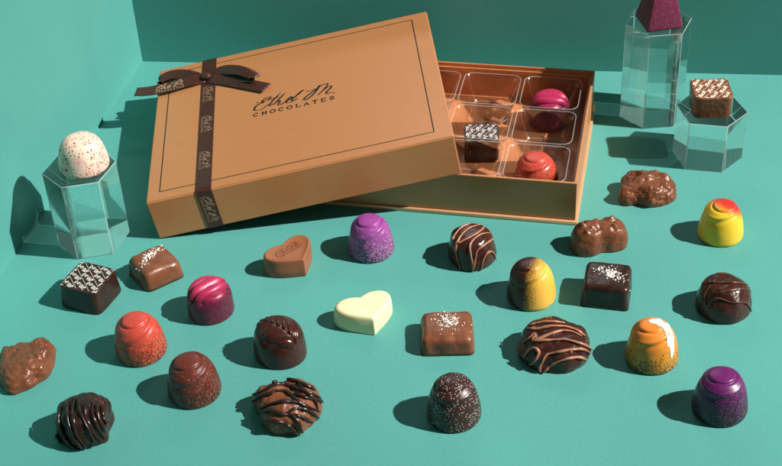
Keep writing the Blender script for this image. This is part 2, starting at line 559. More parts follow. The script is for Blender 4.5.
def stroke(bm, pts, w, z, nib=0.0, T=None, thick=0.012):
    """flat inked line with a little thickness; T maps (x,y,z) to the surface"""
    n = len(pts)
    if n < 2: return
    L = []; R = []
    for i, p in enumerate(pts):
        t = Vector(pts[min(i + 1, n - 1)]) - Vector(pts[max(i - 1, 0)])
        t = Vector((t.x, t.y)); 
        if t.length < 1e-7: t = Vector((1, 0))
        t.normalize()
        ww = w
        if nib: ww = w * (1 - nib + 2 * nib * abs(math.sin(math.atan2(t.y, t.x) + .15)))
        if n > 4 and nib: ww *= .45 + .55 * min(1, 5 * i / n, 5 * (n - 1 - i) / n)
        q = Vector((-t.y, t.x)) * ww * .5
        L.append((p[0] + q.x, p[1] + q.y)); R.append((p[0] - q.x, p[1] - q.y))
    T = T or (lambda x, y, zz: Vector((x, y, zz)))
    tl = [bm.verts.new(T(x, y, z + thick)) for x, y in L]; tr = [bm.verts.new(T(x, y, z + thick)) for x, y in R]
    bl = [bm.verts.new(T(x, y, z)) for x, y in L]; br = [bm.verts.new(T(x, y, z)) for x, y in R]
    for i in range(n - 1):
        bm.faces.new((tl[i], tl[i + 1], tr[i + 1], tr[i]))
        bm.faces.new((bl[i], bl[i + 1], tl[i + 1], tl[i]))
        bm.faces.new((br[i], br[i + 1], tr[i + 1], tr[i]))

def script_strokes(scale, ox, oy, rot=0.0, detail=5, skew=0.0):
    out = []
    for L in SCRIPT:
        P = catmull([((x - 11.3), (y - 10.3), 0) for x, y in L], detail)
        out.append([(ox + scale * ((p.x + skew * p.y) * math.cos(rot) - p.y * math.sin(rot)), oy + scale * ((p.x + skew * p.y) * math.sin(rot) + p.y * math.cos(rot))) for p in P])
    return out

def caps_strokes(text, cw, ch, step, ox, oy, rot=0.0):
    out = []
    for k, ch_ in enumerate(text):
        for L in CAPS[ch_]:
            q = []
            for (x, y) in L:
                X = (k - (len(text) - 1) / 2) * step + (x - .5) * cw; Y = (y - .5) * ch
                q.append((ox + X * math.cos(rot) - Y * math.sin(rot), oy + X * math.sin(rot) + Y * math.cos(rot)))
            out.append(q)
    return out

def clip_strokes(strokes, inside):
    out = []
    for L in strokes:
        run = []
        for p in L:
            if inside(*p): run.append(p)
            else:
                if len(run) > 1: out.append(run)
                run = []
        if len(run) > 1: out.append(run)
    return out

def transfer_print(half, z, ang, zf=None, w=0.055, sc_=0.17, row=0.52):
    """repeating script with dotted rows between, clipped to the top face"""
    st = []
    ca, sa = math.cos(ang), math.sin(ang)
    for j in range(-5, 6):
        for i in range(-4, 5):
            x = i * 1.12 + (0.56 if j % 2 else 0); y = j * row * 1.35
            st += [(L, 1) for L in script_strokes(sc_, x * ca - y * sa, x * sa + y * ca, ang + .25, 2)]
        y = (j + .5) * row * 1.35
        for i in range(-26, 27):
            x = i * .13
            a = (x * ca - y * sa, x * sa + y * ca); b = ((x + .06) * ca - y * sa, (x + .06) * sa + y * ca)
            st.append(([a, b], 0))
    bm = bmesh.new()
    ins = lambda x, y: abs(x) < half and abs(y) < half
    T = None
    if zf: T = lambda x, y, zz: Vector((x, y, zz + zf(x, y)))
    for L, k in st:
        for q in clip_strokes([L], ins):
            stroke(bm, q, w if k else w * .9, z + .004, 0, T, .01)
    return bm

# ------------------------------------------------------------------ camera (height 60 units)
F, PITCH, ROLL, HC = 1359.48, 0.64244, -0.054344, 60.0
fw = Vector((0, math.cos(PITCH), -math.sin(PITCH))); rt = Vector((1, 0, 0)); up = rt.cross(fw)
c_, s_ = math.cos(ROLL), math.sin(ROLL)
right = rt * c_ + up * s_
upv = -rt * s_ + up * c_
cam = bpy.data.cameras.new('camera'); cam.sensor_width = 36; cam.lens = F / 782 * 36
cam.clip_start = 0.01; cam.clip_end = 200
co = link('camera', cam)
mw = Matrix.Identity(4)
for i in range(3):
    mw[i][0] = right[i]; mw[i][1] = upv[i]; mw[i][2] = -fw[i]
mw.translation = Vector((0, 0, HC))
co.matrix_world = mw
sc.camera = co
def facing(x, y): return -math.atan2(x, y)
def elev(x, y): return math.atan2(HC, math.hypot(x, y))

# ------------------------------------------------------------------ setting
CORN = Vector((-21.49, 107.94, 0)); YB, YL = -0.15054, -0.21822
bdir = Vector((math.cos(YB), math.sin(YB), 0)); bnor = Vector((-math.sin(YB), math.cos(YB), 0))  # away from the viewer
ldir = Vector((math.sin(YL), -math.cos(YL), 0)) * 1.0   # towards the viewer
ldir = -Vector((-math.sin(YL), math.cos(YL), 0))
lnor = Vector((-math.cos(YL), -math.sin(YL), 0))         # outwards (left)
def board(name, a, b, n, h, t=1.0):
    pts = [a, b, b + n * t, a + n * t]
    bm = prism([(p.x, p.y) for p in pts], [(p.x, p.y) for p in pts], -.6, h)
    o = obj(name, bm, M['teal'], smooth=False)
    tag(o, None, None, kind='structure')
    return o
fl = bmesh.new()
vs = [fl.verts.new(p) for p in ((-90, -10, 0), (110, -10, 0), (110, 130, 0), (-90, 130, 0), (-90, -10, -1), (110, -10, -1), (110, 130, -1), (-90, 130, -1))]
for f in ((0, 1, 2, 3), (7, 6, 5, 4), (0, 4, 5, 1), (1, 5, 6, 2), (2, 6, 7, 3), (3, 7, 4, 0)): fl.faces.new([vs[i] for i in f])
tag(obj('floor', fl, M['teal'], smooth=False), None, None, kind='structure')
board('wall_back', CORN - bdir * 1.0, CORN + bdir * 66, bnor, 13)
board('wall_left', CORN, CORN + ldir * 75, lnor, 20)

# ------------------------------------------------------------------ gift box base
BX, BY, BYAW, BW, BD, BH = 13.695, 79.812, -0.23179, 21.6, 16.61, 3.62
base = link('gift_box', None, None, (BX, BY, 0), BYAW)
tag(base, 'open copper box base holding a clear tray, lid leaning over its left side', 'box')
def shell_box(x0, x1, y0, y1, z0, z1, t, floor_t=0.18):
    """four walls and a floor as one open tray"""
    bm = bmesh.new()
    o = [(x0, y0), (x1, y0), (x1, y1), (x0, y1)]; i = [(x0 + t, y0 + t), (x1 - t, y0 + t), (x1 - t, y1 - t), (x0 + t, y1 - t)]
    ob = [bm.verts.new((x, y, z0)) for x, y in o]; ot = [bm.verts.new((x, y, z1)) for x, y in o]
    it = [bm.verts.new((x, y, z1)) for x, y in i]; ib = [bm.verts.new((x, y, z0 + floor_t)) for x, y in i]
    bm.faces.new(list(reversed(ob))); bm.faces.new(ib)
    for k in range(4):
        n = (k + 1) % 4
        bm.faces.new((ob[k], ob[n], ot[n], ot[k])); bm.faces.new((ot[k], ot[n], it[n], it[k])); bm.faces.new((it[k], it[n], ib[n], ib[k]))
    return bm
bm = shell_box(-BW + .19, -.19, .19, BD - .19, .33, BH, .2)
bmesh.ops.bevel(bm, geom=[e for e in bm.edges], offset=.03, segments=2, affect='EDGES', clamp_overlap=True)
auto_smooth(obj('box_wall', bm, M['copper'], base))
# inner lining, a hair inside the walls and lower
bm = shell_box(-BW + .40, -.40, .40, BD - .40, .55, BH - .3, .16)
bmesh.ops.bevel(bm, geom=[e for e in bm.edges], offset=.025, segments=2, affect='EDGES', clamp_overlap=True)
auto_smooth(obj('lining', bm, M['copper_in'], base))
# bottom plate with the projecting lip
bm = prism([(-BW, 0), (0, 0), (0, BD), (-BW, BD)], [(-BW, 0), (0, 0), (0, BD), (-BW, BD)], 0.01, .32, .05)
auto_smooth(obj('bottom_lip', bm, M['copper_edge'], base))

# clear tray: wells with rounded openings
tray_bm = bmesh.new()
NCOL, NROW, PX, PY = 4, 3, 4.95, 5.05
TX1, TY0, TZ = -0.95, 0.72, 3.12
def rrect(cx, cy, hx, hy, r, n=6):
    out = []
    for qx, qy, a0 in ((1, 1, 0), (-1, 1, 90), (-1, -1, 180), (1, -1, 270)):
        for k in range(n + 1):
            a = math.radians(a0 + 90 * k / n)
            out.append((cx + qx * (hx - r) + r * math.cos(a), cy + qy * (hy - r) + r * math.sin(a)))
    return out
for i in range(NCOL):
    for j in range(NROW):
        cx = TX1 - PX * (i + .5); cy = TY0 + PY * (j + .5)
        sq = []
        base_r = rrect(cx, cy, PX / 2 - .16, PY / 2 - .16, .75)
        for (x, y) in base_r:
            dx, dy = x - cx, y - cy
            k = min(PX / 2 / max(1e-6, abs(dx)), PY / 2 / max(1e-6, abs(dy)))
            sq.append((cx + dx * k, cy + dy * k))
        loops = [(sq, TZ - .08), (rrect(cx, cy, PX / 2 - .16, PY / 2 - .16, .75), TZ), (rrect(cx, cy, PX / 2 - .22, PY / 2 - .22, .72), TZ - .03), (rrect(cx, cy, PX / 2 - .34, PY / 2 - .34, .7), TZ - .5),
                 (rrect(cx, cy, PX / 2 - .75, PY / 2 - .75, .8), 1.35), (rrect(cx, cy, PX / 2 - .95, PY / 2 - .95, .75), .95), (rrect(cx, cy, PX / 2 - 1.2, PY / 2 - 1.2, .6), .86)]
        rows = [[tray_bm.verts.new((x, y, z)) for x, y in L] for L, z in loops]
        for a, b in zip(rows[:-1], rows[1:]):
            n = len(a)
            for k in range(n):
                tray_bm.faces.new((a[k], a[(k + 1) % n], b[(k + 1) % n], b[k]))
        tray_bm.faces.new(rows[-1])
bmesh.ops.remove_doubles(tray_bm, verts=tray_bm.verts, dist=0.001)
nf = len(tray_bm.faces)
for i in range(NCOL):
    for j in range(NROW):
        cx = TX1 - PX * (i + .5); cy = TY0 + PY * (j + .5)
        for hx, z_, rr_ in ((PX / 2 - .17, TZ + .0, .035), (PX / 2 - .93, .95, .03)):
            hy = hx + (PY - PX) / 2
            L = [Vector((x, y, z_)) for x, y in rrect(cx, cy, hx, hy, .72)]
            tube(tray_bm, L + L[:1], rr_, 6)
        for qx in (-1, 1):
            for qy in (-1, 1):
                A = Vector((cx + qx * (PX / 2 - .38), cy + qy * (PY / 2 - .38), TZ - .05)); B = Vector((cx + qx * (PX / 2 - 1.08), cy + qy * (PY / 2 - 1.08), 1.0))
                tube(tray_bm, [A, A.lerp(B, .5) + Vector((qx * .12, qy * .12, 0)), B], .016, 5)
tray_bm.faces.ensure_lookup_table()
for f in tray_bm.faces[nf:]: f.material_index = 1  # rim and corner tubes carry the painted glint
tray = obj('plastic_tray', tray_bm, M['film'], None, loc=(BX, BY, 0), rotz=BYAW)
tray.data.materials.append(M['film_glint'])
tag(tray, 'clear plastic tray of square wells inside the open copper box', 'tray')

def in_box(x, y, z=0.0):
    v = Matrix.Rotation(BYAW, 3, 'Z') @ Vector((x, y, 0))
    return Vector((BX + v.x, BY + v.y, z))

# ------------------------------------------------------------------ lid, leaning over the base
LX, LY, LYAW, TILT, LH, LW, LD = -17.159, 80.969, 0.04914, 0.15981, 3.36, 22.908, 19.305
lid = link('gift_cover', None, None, (LX, LY, 0.0))
tag(lid, 'copper lid with dark ribbon bow and black script lettering, tilted across the open box', 'box lid')
ct, st = math.cos(TILT), math.sin(TILT)
Xa = Vector((ct * math.cos(LYAW), ct * math.sin(LYAW), st)); Ya = Vector((-math.sin(LYAW), math.cos(LYAW), 0)); Za = Xa.cross(Ya)
rm = Matrix((Xa, Ya, Za)).transposed()
lid.rotation_euler = rm.to_euler()
# lid shell (open below)
bm = bmesh.new()
o = [(0, 0), (LW, 0), (LW, LD), (0, LD)]; t = .2
i_ = [(t, t), (LW - t, t), (LW - t, LD - t), (t, LD - t)]
ob = [bm.verts.new((x, y, 0)) for x, y in o]; ot = [bm.verts.new((x, y, LH)) for x, y in o]
ib = [bm.verts.new((x, y, 0)) for x, y in i_]; it = [bm.verts.new((x, y, LH - t)) for x, y in i_]
bm.faces.new(ot); bm.faces.new(list(reversed(it)))
for k in range(4):
    n = (k + 1) % 4
    bm.faces.new((ob[k], ob[n], ot[n], ot[k])); bm.faces.new((ib[k], ib[n], ob[n], ob[k])); bm.faces.new((it[k], it[n], ib[n], ib[k]))
bmesh.ops.bevel(bm, geom=[e for e in bm.edges], offset=.09, segments=3, affect='EDGES', clamp_overlap=True)
auto_smooth(obj('lid_panel', bm, M['copper'], lid), 50)
# thin printed frame line
bm = bmesh.new()
fr = [(1.0, 1.1), (LW - 1.35, 1.1), (LW - 1.35, LD - .95), (1.0, LD - .95)]
for k in range(4):
    a, b = fr[k], fr[(k + 1) % 4]
    stroke(bm, [a, b], .075, LH + .004, thick=.008)
obj('border_line', bm, M['ink'], lid, smooth=False)
bm = bmesh.new()
for L in SCRIPT:
    stroke(bm, [(p.x, p.y) for p in catmull([(x, y, 0) for x, y in L], 8)], .115, LH + .004, .45, thick=.01)
obj('script_lettering', bm, M['ink'], lid, smooth=False)
bm = bmesh.new()
for L in caps_strokes('CHOCOLATES', .44, .44, .672, 11.31, 8.86): stroke(bm, L, .10, LH + .004, thick=.01)
obj('capital_lettering', bm, M['ink'], lid, smooth=False)

# ribbon round the lid
RX0, RX1 = 3.75, 4.93
RC = (RX0 + RX1) / 2
def strip(path, wid, th=.035, wfun=None):
    """ribbon band: path of (centre, width direction)"""
    bm = bmesh.new(); n = len(path)
    rows = []
    for i, (c, w) in enumerate(path):
        t = (path[min(i + 1, n - 1)][0] - path[max(i - 1, 0)][0]).normalized()
        w = (w - t * w.dot(t)).normalized(); nn = t.cross(w)
        hw = (wfun(i / (n - 1)) if wfun else 1) * wid / 2
        row = []
        for k in range(7):
            u = -1 + 2 * k / 6
            row.append(c + w * hw * u + nn * th * .5)
        for k in range(6, -1, -1):
            u = -1 + 2 * k / 6
            row.append(c + w * hw * u - nn * th * .5)
        rows.append([bm.verts.new(p) for p in row])
    m = len(rows[0])
    for a, b in zip(rows[:-1], rows[1:]):
        for k in range(m): bm.faces.new((a[k], a[(k + 1) % m], b[(k + 1) % m], b[k]))
    bm.faces.new(rows[0]); bm.faces.new(list(reversed(rows[-1])))
    return bm
e = .035
path = [(RC, -e, 0.05), (RC, -e, LH - .12), (RC, -e + .0, LH - .03), (RC, .06, LH + e), (RC, .6, LH + e), (RC, LD - .6, LH + e), (RC, LD - .06, LH + e), (RC, LD + e, LH - .03), (RC, LD + e, .05)]
rib = obj('ribbon', strip([(Vector(p), Vector((1, 0, 0))) for p in path], RX1 - RX0, .04), M['satin'], lid)
auto_smooth(rib, 40)
zt = LH + e + .022
rot = -PI / 2
for yy in (4.0, 9.1, 13.6):
    bm = bmesh.new()
    for L in script_strokes(.36, RC + .10, yy, rot, 4): stroke(bm, L, .045, zt, 0, thick=.006)
    for L in caps_strokes('CHOCOLATES', .15, .15, .235, RC - .36, yy, rot): stroke(bm, L, .028, zt, 0, thick=.006)
    obj('ribbon_print', bm, M['gold'], rib, smooth=False)
# the same print on the front drop of the ribbon
T = lambda x, y, z: Vector((x, -e - .022 - z, y))
bm = bmesh.new()
for L in script_strokes(.36, RC + .10, 1.72, rot, 4): stroke(bm, L, .045, 0, 0, T, .006)
for L in caps_strokes('CHOCOLATES', .15, .15, .235, RC - .36, 1.72, rot): stroke(bm, L, .028, 0, 0, T, .006)
obj('ribbon_print', bm, M['gold'], rib, smooth=False)
# bow
KN = Vector((4.2, 15.9, LH + .30))
def bowpath(pts, wd, n=8):
    P = catmull(pts, n)
    m = len(P)
    wd = [Vector(w) for w in wd]
    out = []
    for i, p in enumerate(P):
        t = i / (m - 1) * (len(wd) - 1); k = min(int(t), len(wd) - 2); f = t - k
        out.append((p, (wd[k] * (1 - f) + wd[k + 1] * f).normalized()))
    return out
k = KN
# left loop, lying back over the tail
loopL = bowpath([k + Vector((-.1, 0, -.02)), k + Vector((-1.3, .5, .30)), k + Vector((-2.8, .9, .42)), k + Vector((-3.75, .85, .28)), k + Vector((-3.85, .7, .06)), k + Vector((-3.0, .4, .0)), k + Vector((-1.4, .1, -.02)), k + Vector((0, -.1, 0))],
                [(0, .6, .8), (0.1, .8, .6), (0.1, .9, .4), (0, .95, .3), (0, .95, .3), (0, .9, .3), (0, .7, .5)])
bow = link('bow', None, lid, (0, 0, 0))
wf = lambda t: .55 + .45 * min(1, t * 5, (1 - t) * 5)
bow_l = obj('bow_loop', strip(loopL, .85, .035, wf), M['satin'], bow)
loopR = bowpath([k + Vector((.1, 0, 0)), k + Vector((1.3, .05, .28)), k + Vector((2.8, -.85, .46)), k + Vector((3.8, -1.7, .32)), k + Vector((4.1, -2.1, .15)), k + Vector((3.0, -1.5, .02)), k + Vector((1.5, -.6, .0)), k + Vector((0, -.05, 0))],
                [(0, .7, .7), (0.3, .8, .5), (0.4, .9, .4), (.4, .9, .2), (.4, .9, .2), (.3, .9, .3), (0, .7, .5)])
bow_r = obj('bow_loop', strip(loopR, .9, .035, wf), M['satin'], bow)
def tail(pts, wd, wid, cut):
    b = strip(bowpath(pts, wd), wid, .035, lambda t: .7 + .3 * min(1, t * 5))
    return b
tl = tail([k + Vector((-.1, -.05, -.05)), k + Vector((-1.5, -.15, .12)), k + Vector((-3.2, -.35, .05)), k + Vector((-4.8, -.35, .10)), k + Vector((-5.9, -.15, .18))], [(0, .9, .45), (0, .95, .35), (0, 1, .25), (-.2, 1, .15), (-.45, 1, .1)], 1.15, 0)
tail_l = obj('bow_tail', tl, M['satin'], bow)
tr_ = tail([k + Vector((.1, -.05, -.05)), k + Vector((1.5, -.9, -.08)), k + Vector((3.2, -2.2, -.12)), k + Vector((5.0, -3.6, -.14))], [(0, .9, .3), (.3, .9, .2), (.45, .88, .1), (.5, .86, .05)], 1.2, 0)
obj('bow_tail', tr_, M['satin'], bow)
# knot
bm = bmesh.new()
bmesh.ops.create_uvsphere(bm, u_segments=24, v_segments=16, radius=1)
for v in bm.verts:
    c = v.co
    w = 1 + .06 * math.sin(c.x * 9 + c.z * 3)
    v.co = KN + Vector((c.x * .42 * w, c.y * .38 * w, c.z * .22 + .10))
obj('bow_knot', bm, M['satin'], bow)
# print on the left tail
bm = bmesh.new()
P0 = k + Vector((-3.05, -.33, .055)); ax = Vector((-1, -.03, 0)).normalized(); ay = Vector((0, .97, .24)).normalized()
nz_ = Vector((0, -.24, .97))
sb = bmesh.new(); sb.from_mesh(tail_l.data); tb = BVHTree.FromBMesh(sb)
def T(x, y, z):
    p = P0 - ax * x + ay * y
    h, n, _, _ = tb.ray_cast(p + Vector((0, 0, 3)), Vector((0, 0, -1)))
    return (h if h else p) + Vector((0, 0, .012 + z))
for L in script_strokes(.36, 0, .12, 0, 4): stroke(bm, L, .07, 0, 0, T, .005)
for L in caps_strokes('CHOCOLATES', .15, .16, .25, 0, -.36): stroke(bm, L, .045, 0, 0, T, .005)
obj('tail_print', bm, M['gold'], bow, smooth=False)
sb.free()

# ------------------------------------------------------------------ clear prisms
def clear_prism(pts, h, label):
    c = sum((Vector(p) for p in pts), Vector((0, 0))) / len(pts)
    loc = [(p[0] - c.x, p[1] - c.y) for p in pts]
    bm = prism(loc, loc, 0.02, h, .055, 2)
    for f in bm.faces:
        if len(f.verts) < 6 and (min(e_.calc_length() for e_ in f.edges) < .07): f.material_index = 1  # chamfer faces get the painted highlight colour
    o = obj('clear_block', bm, M['glass'], smooth=False, loc=(c.x, c.y, 0))
    o.data.materials.append(M['edge_glint'])
    tag(o, label, 'display block', 'clear hexagonal display blocks')
    o.cycles.is_caustics_caster = True
    return o, c
PL = [(-24.63, 80.92), (-22.93, 79.0), (-20.37, 79.45), (-19.47, 82.02), (-20.95, 84.25), (-23.7, 83.7)]
PT = [(19.23, 94.45), (20.79, 92.35), (23.31, 92.43), (24.55, 94.9), (23.4, 96.9), (20.4, 96.88)]
PS = [(22.55, 89.1), (22.92, 86.31), (25.66, 85.59), (27.66, 87.46), (27.1, 89.9), (24.2, 91.0)]
clear_prism(PL, 6.4, 'clear six-sided block under the speckled white chocolate, by the left wall')
clear_prism(PT, 8.45, 'tallest clear six-sided block, standing behind the short one at upper right')
clear_prism(PS, 4.15, 'shortest clear six-sided block, under the milk chocolate square with printed top')

# ------------------------------------------------------------------ chocolates
G = 'chocolates laid out on the teal surface'
def ROT(x, y): return facing(x, y)

def truffle(x, y, R, H, mat, label, phase=0.0, off=(-.06, .02), swirl=.12, z=0, rz=0, group=G, child=None):
    o = obj('chocolate_truffle', make_truffle(R, H, phase, off, swirl), mat, loc=(x, y, z), rotz=ROT(x, y) + rz)
    return tag(o, label, 'chocolate', group)

m_red = mat_spray('red airbrush', (0.50, 0.060, 0.042), (0.40, 0.052, 0.028), (0.06, 0.014, 0.007), (0.62, 0.25, 0.10), 0.1, 2.5, .85)
m_brown = mat_spray('brown airbrush', (0.12, 0.024, 0.016), (0.10, 0.022, 0.014), (0.035, 0.010, 0.007), (0.36, 0.13, 0.07), .2, 2.9, .8)
m_purp = mat_spray('violet glitter airbrush', (0.28, 0.045, 0.26), (0.24, 0.08, 0.25), (0.04, 0.015, 0.04), (0.58, 0.40, 0.58), .0, 2.6, 1.15, 30)
m_dkpurp = mat_spray('deep purple airbrush', (0.13, 0.012, 0.11), (0.065, 0.009, 0.06), (0.014, 0.006, 0.012), (0.20, 0.13, 0.18), .6, 2.9, .6, 30)
m_speck = mat_spray('dark shell with silver flecks', (0.05, 0.014, 0.011), (0.045, 0.013, 0.010), (0.035, 0.012, 0.009), (0.75, 0.70, 0.66), 0, 30, .26, 38)
m_orange = mat_spray('orange airbrush', (0.72, 0.20, 0.025), (0.60, 0.27, 0.025), (0.13, 0.055, 0.008), (0.62, 0.33, 0.08), .3, 2.5, .85)
m_yeldk = mat_spray('yellow and dark airbrush', (0.78, 0.42, 0.06), (0.78, 0.42, 0.06), (0.74, 0.38, 0.06), (0.85, 0.5, 0.1), 0, 3, 0.0, side=(-0.15, 1.0, -.30), dark=(0.040, 0.010, 0.006))
m_yelred = mat_spray('yellow shell with red top', (0.76, 0.50, 0.03), (0.76, 0.50, 0.03), (0.76, 0.50, 0.03), (0.8, 0.6, .05), 0, 3, 0.0)
m_mag = mat_spray('magenta airbrush', (0.40, 0.020, 0.082), (0.20, 0.014, 0.050), (0.085, 0.010, 0.030), (0.20, 0.04, 0.08), 1.70, 2.30, .6, 30)

truffle(-17.05, 68.57, 1.72, 2.80, m_red, 'red swirl-topped dome with orange speckled sides, left of the brown-red dome', .8, (-.12, .02), .13)
truffle(-13.13, 64.32, 1.72, 2.75, m_brown, 'reddish brown swirl-topped dome with coppery specks', 1.6, (-.10, .0), .13)
truffle(-1.48, 78.25, 1.68, 2.75, m_purp, 'light violet glittery dome in front of the copper box', .9, (-.1, .0), .12)
truffle(3.31, 60.94, 1.70, 2.80, m_speck, 'dark chocolate dome flecked with tiny white dots, at bottom centre', 2.4, (-.05, .05), .12)
truffle(9.40, 72.01, 1.68, 2.85, m_yeldk, 'dome coloured half dark brown and half yellow', 1.2, (-.14, .05), .12)
truffle(23.73, 77.85, 1.62, 2.65, m_yelred, 'bright yellow dome with a red patch on its top', .2, (-.05, .05), .12)
org = link('chocolate_truffle', None, None, (16.39, 65.11, 0), ROT(16.39, 65.11))
tag(org, 'orange speckled dome splashed with white on its right side', 'chocolate', G)
ob_ = obj('shell', make_truffle(1.70, 2.8, 1.4, (-.12, .06), .13), m_orange, org)
truffle(19.67, 60.18, 1.70, 2.85, m_dkpurp, 'deep purple swirl-topped dome at the bottom right', 1.8, (-.04, .04), .12)

def patch(body, pts, th=.028, step=.055):
    """a poured splash: a thin raised skin over the body inside a plan outline"""
    sb = bmesh.new(); sb.from_mesh(body.data); bvh = BVHTree.FromBMesh(sb)
    P = [Vector((p.x, p.y)) for p in catmull([(x, y, 0) for x, y in pts], 8, True)]
    c = sum(P, Vector((0, 0))) / len(P)
    bm = bmesh.new(); rows = []
    for f in [0.0, .12, .25, .4, .55, .7, .82, .92, .98, 1.0, 1.01]:
        row = []
        for p in P:
            q = c + (p - c) * f
            h, n, _, _ = bvh.ray_cast(Vector((q.x, q.y, 9)), Vector((0, 0, -1)))
            if h is None: h = Vector((q.x, q.y, 1.0)); n = Vector((0, 0, 1))
            k = th if f < .95 else th * (.7 if f < 1 else (.3 if f < 1.005 else -.6))
            row.append(h + n * k)
        rows.append(row)
    vc = bm.verts.new(rows[0][0])
    vr = [[bm.verts.new(p) for p in r] for r in rows[1:]]
    n = len(P)
    for k in range(n): bm.faces.new((vc, vr[0][k], vr[0][(k + 1) % n]))
    for a, b in zip(vr[:-1], vr[1:]):
        for k in range(n): bm.faces.new((a[k], b[k], b[(k + 1) % n], a[(k + 1) % n]))
    sb.free()
    return bm
obj('white_splash', patch(ob_, [(-.42, .30), (-.2, .55), (.05, .58), (.3, .72), (.62, .55), (.95, .36), (1.2, .02), (1.3, -.35), (1.36, -.75), (1.22, -1.04), (1.05, -.92), (.92, -.98), (.86, -.62), (.70, -.42), (.55, -.2), (.22, -.12), (.05, .1), (-.2, .05)]), M['splash'], org)

# speckled white dome on the left block
m, nt, b = newmat('white shell with red specks')
v = coords(nt)
base_c = ramp(nt, nnode(nt, v, 1.2, 2), [(.35, (.80, .66, .52)), (.65, (.78, .48, .40))])
vo = nt.nodes.new('ShaderNodeTexVoronoi'); vo.inputs['Scale'].default_value = 6.2
wv = nt.nodes.new('ShaderNodeVectorMath'); wv.operation = 'ADD'
nz = nt.nodes.new('ShaderNodeTexNoise'); nz.inputs['Scale'].default_value = 4
nt.links.new(v, nz.inputs['Vector']); nt.links.new(v, wv.inputs[0]); 
sc3 = nt.nodes.new('ShaderNodeVectorMath'); sc3.operation = 'SCALE'; sc3.inputs['Scale'].default_value = .35
nt.links.new(nz.outputs['Color'], sc3.inputs[0]); nt.links.new(sc3.outputs[0], wv.inputs[1])
nt.links.new(wv.outputs[0], vo.inputs['Vector'])
sp_ = nt.nodes.new('ShaderNodeSeparateColor'); nt.links.new(vo.outputs['Color'], sp_.inputs[0])
thr = mth(nt, 'MULTIPLY_ADD', sp_.outputs[0], .48, .0)
spot = mth(nt, 'LESS_THAN', vo.outputs['Distance'], thr)
nt.links.new(mixc(nt, spot, base_c, (0.30, 0.022, 0.030)), b.inputs['Base Color'])
b.inputs['Roughness'].default_value = .45; b.inputs['Subsurface Weight'].default_value = .15; b.inputs['Subsurface Scale'].default_value = .2 * S; 
M['speckled'] = m
CL = sum((Vector(p) for p in PL), Vector((0, 0))) / 6
d0 = grid_dome(lambda t: 1.80, dome_prof(2.5), lambda c, n: .02 * noise.noise(c * 1.5), 96, 60)
tag(obj('chocolate_truffle', d0, M['speckled'], loc=(CL.x + .35, CL.y + .05, 6.42)), 'cream white dome with red specks, standing on the left clear block', 'chocolate')

# red patch on the yellow dome is a spray: add it into that material
nt = m_yelred.node_tree; b = nt.nodes['Principled BSDF']
v = coords(nt)
sp = nt.nodes.new('ShaderNodeSeparateXYZ'); nt.links.new(v, sp.inputs[0])
gr = nnode(nt, v, 16, 2, .6)
q = mth(nt, 'ADD', mth(nt, 'MULTIPLY', sp.outputs['Z'], 1.0), mth(nt, 'MULTIPLY', sp.outputs['Y'], .5))
q = mth(nt, 'ADD', q, mth(nt, 'MULTIPLY', sp.outputs['X'], .35))
q = mth(nt, 'ADD', q, mth(nt, 'MULTIPLY_ADD', gr, 1.2, -.6))
q = mth(nt, 'MULTIPLY_ADD', q, 1.6, -1.6 * 2.02, clamp=True)
old = b.inputs['Base Color'].links[0].from_socket
nt.links.new(mixc(nt, q, old, (0.55, 0.03, 0.02)), b.inputs['Base Color'])

# magenta pod-shaped pieces: domes with curved ridges on a slanting top
def make_pod(R, H, rot=0.0):
    cr, sr = math.cos(rot), math.sin(rot)
    def disp(c, n):
        x = (c.x * cr + c.y * sr) / R; y = (-c.x * sr + c.y * cr) / R
        zz = c.z / H
        w = sstep(.55, .72, zz)
        if w <= 0: return 0
        s = x + .25 * (1 - y * y)          # bow the ridges
        g = abs(math.sin((y * 1.0 + .12) * PI * 1.75 / max(.35, 1 - .45 * x * x)))
        return w * (-.27 + .27 * g ** .75)
    return grid_dome(lambda t: R * (1 + .03 * math.cos(2 * t - 1)), [(0.96, 0), (1.0, .04 * H), (1.0, .2 * H), (0.98, .45 * H), (0.93, .68 * H), (0.84, .82 * H), (.66, .93 * H), (.4, .985 * H), (0, H)], disp, 160, 96)
tag(obj('chocolate_truffle', make_pod(1.56, 2.55, .5), m_mag, loc=(-12.65, 72.3, 0), rotz=ROT(-12.65, 72.3)), 'magenta ridged dome with dark speckled sides, left of centre on the teal surface', 'chocolate', G)

# dark dome with a leaf pressed into its top
def make_leaf(R, H):
    a0 = math.radians(-42)
    ca, sa = math.cos(a0), math.sin(a0)
    def disp(c, n):
        zz = c.z / H
        w = sstep(.50, .64, zz)
        if w <= 0: return 0
        X, Y = c.x / R + .05, c.y / R + .16
        u = X * ca + Y * sa; v_ = -X * sa + Y * ca    # u along the vein
        half = .60 * max(0, 1 - (u / .90) ** 2) ** .6
        if half <= 0.02: return 0
        e = abs(v_) / half
        inside = 1 - sstep(.92, 1.04, e)
        rib_ = abs(math.sin((u * 1.0 + abs(v_) * .9) * PI * 3.6))
        mid = math.exp(-(v_ / .035) ** 2)
        return w * inside * (.02 + .115 * rib_ ** .8 * (1 - .75 * e * e) - .11 * mid) - w * .05 * math.exp(-((e - 1.05) / .08) ** 2)
    return grid_dome(lambda t: R * (1 + .05 * math.cos(2 * t + .9)), [(0.96, 0), (1.0, .04 * H), (1.0, .2 * H), (0.97, .45 * H), (0.91, .66 * H), (0.81, .80 * H), (.63, .91 * H), (.38, .975 * H), (0, H)], disp, 220, 130)
tag(obj('chocolate_truffle', make_leaf(1.68, 2.75), M['dark2'], loc=(-7.72, 67.5, 0), rotz=ROT(-7.72, 67.5)), 'dark brown dome with a leaf moulded into its top', 'chocolate', G)

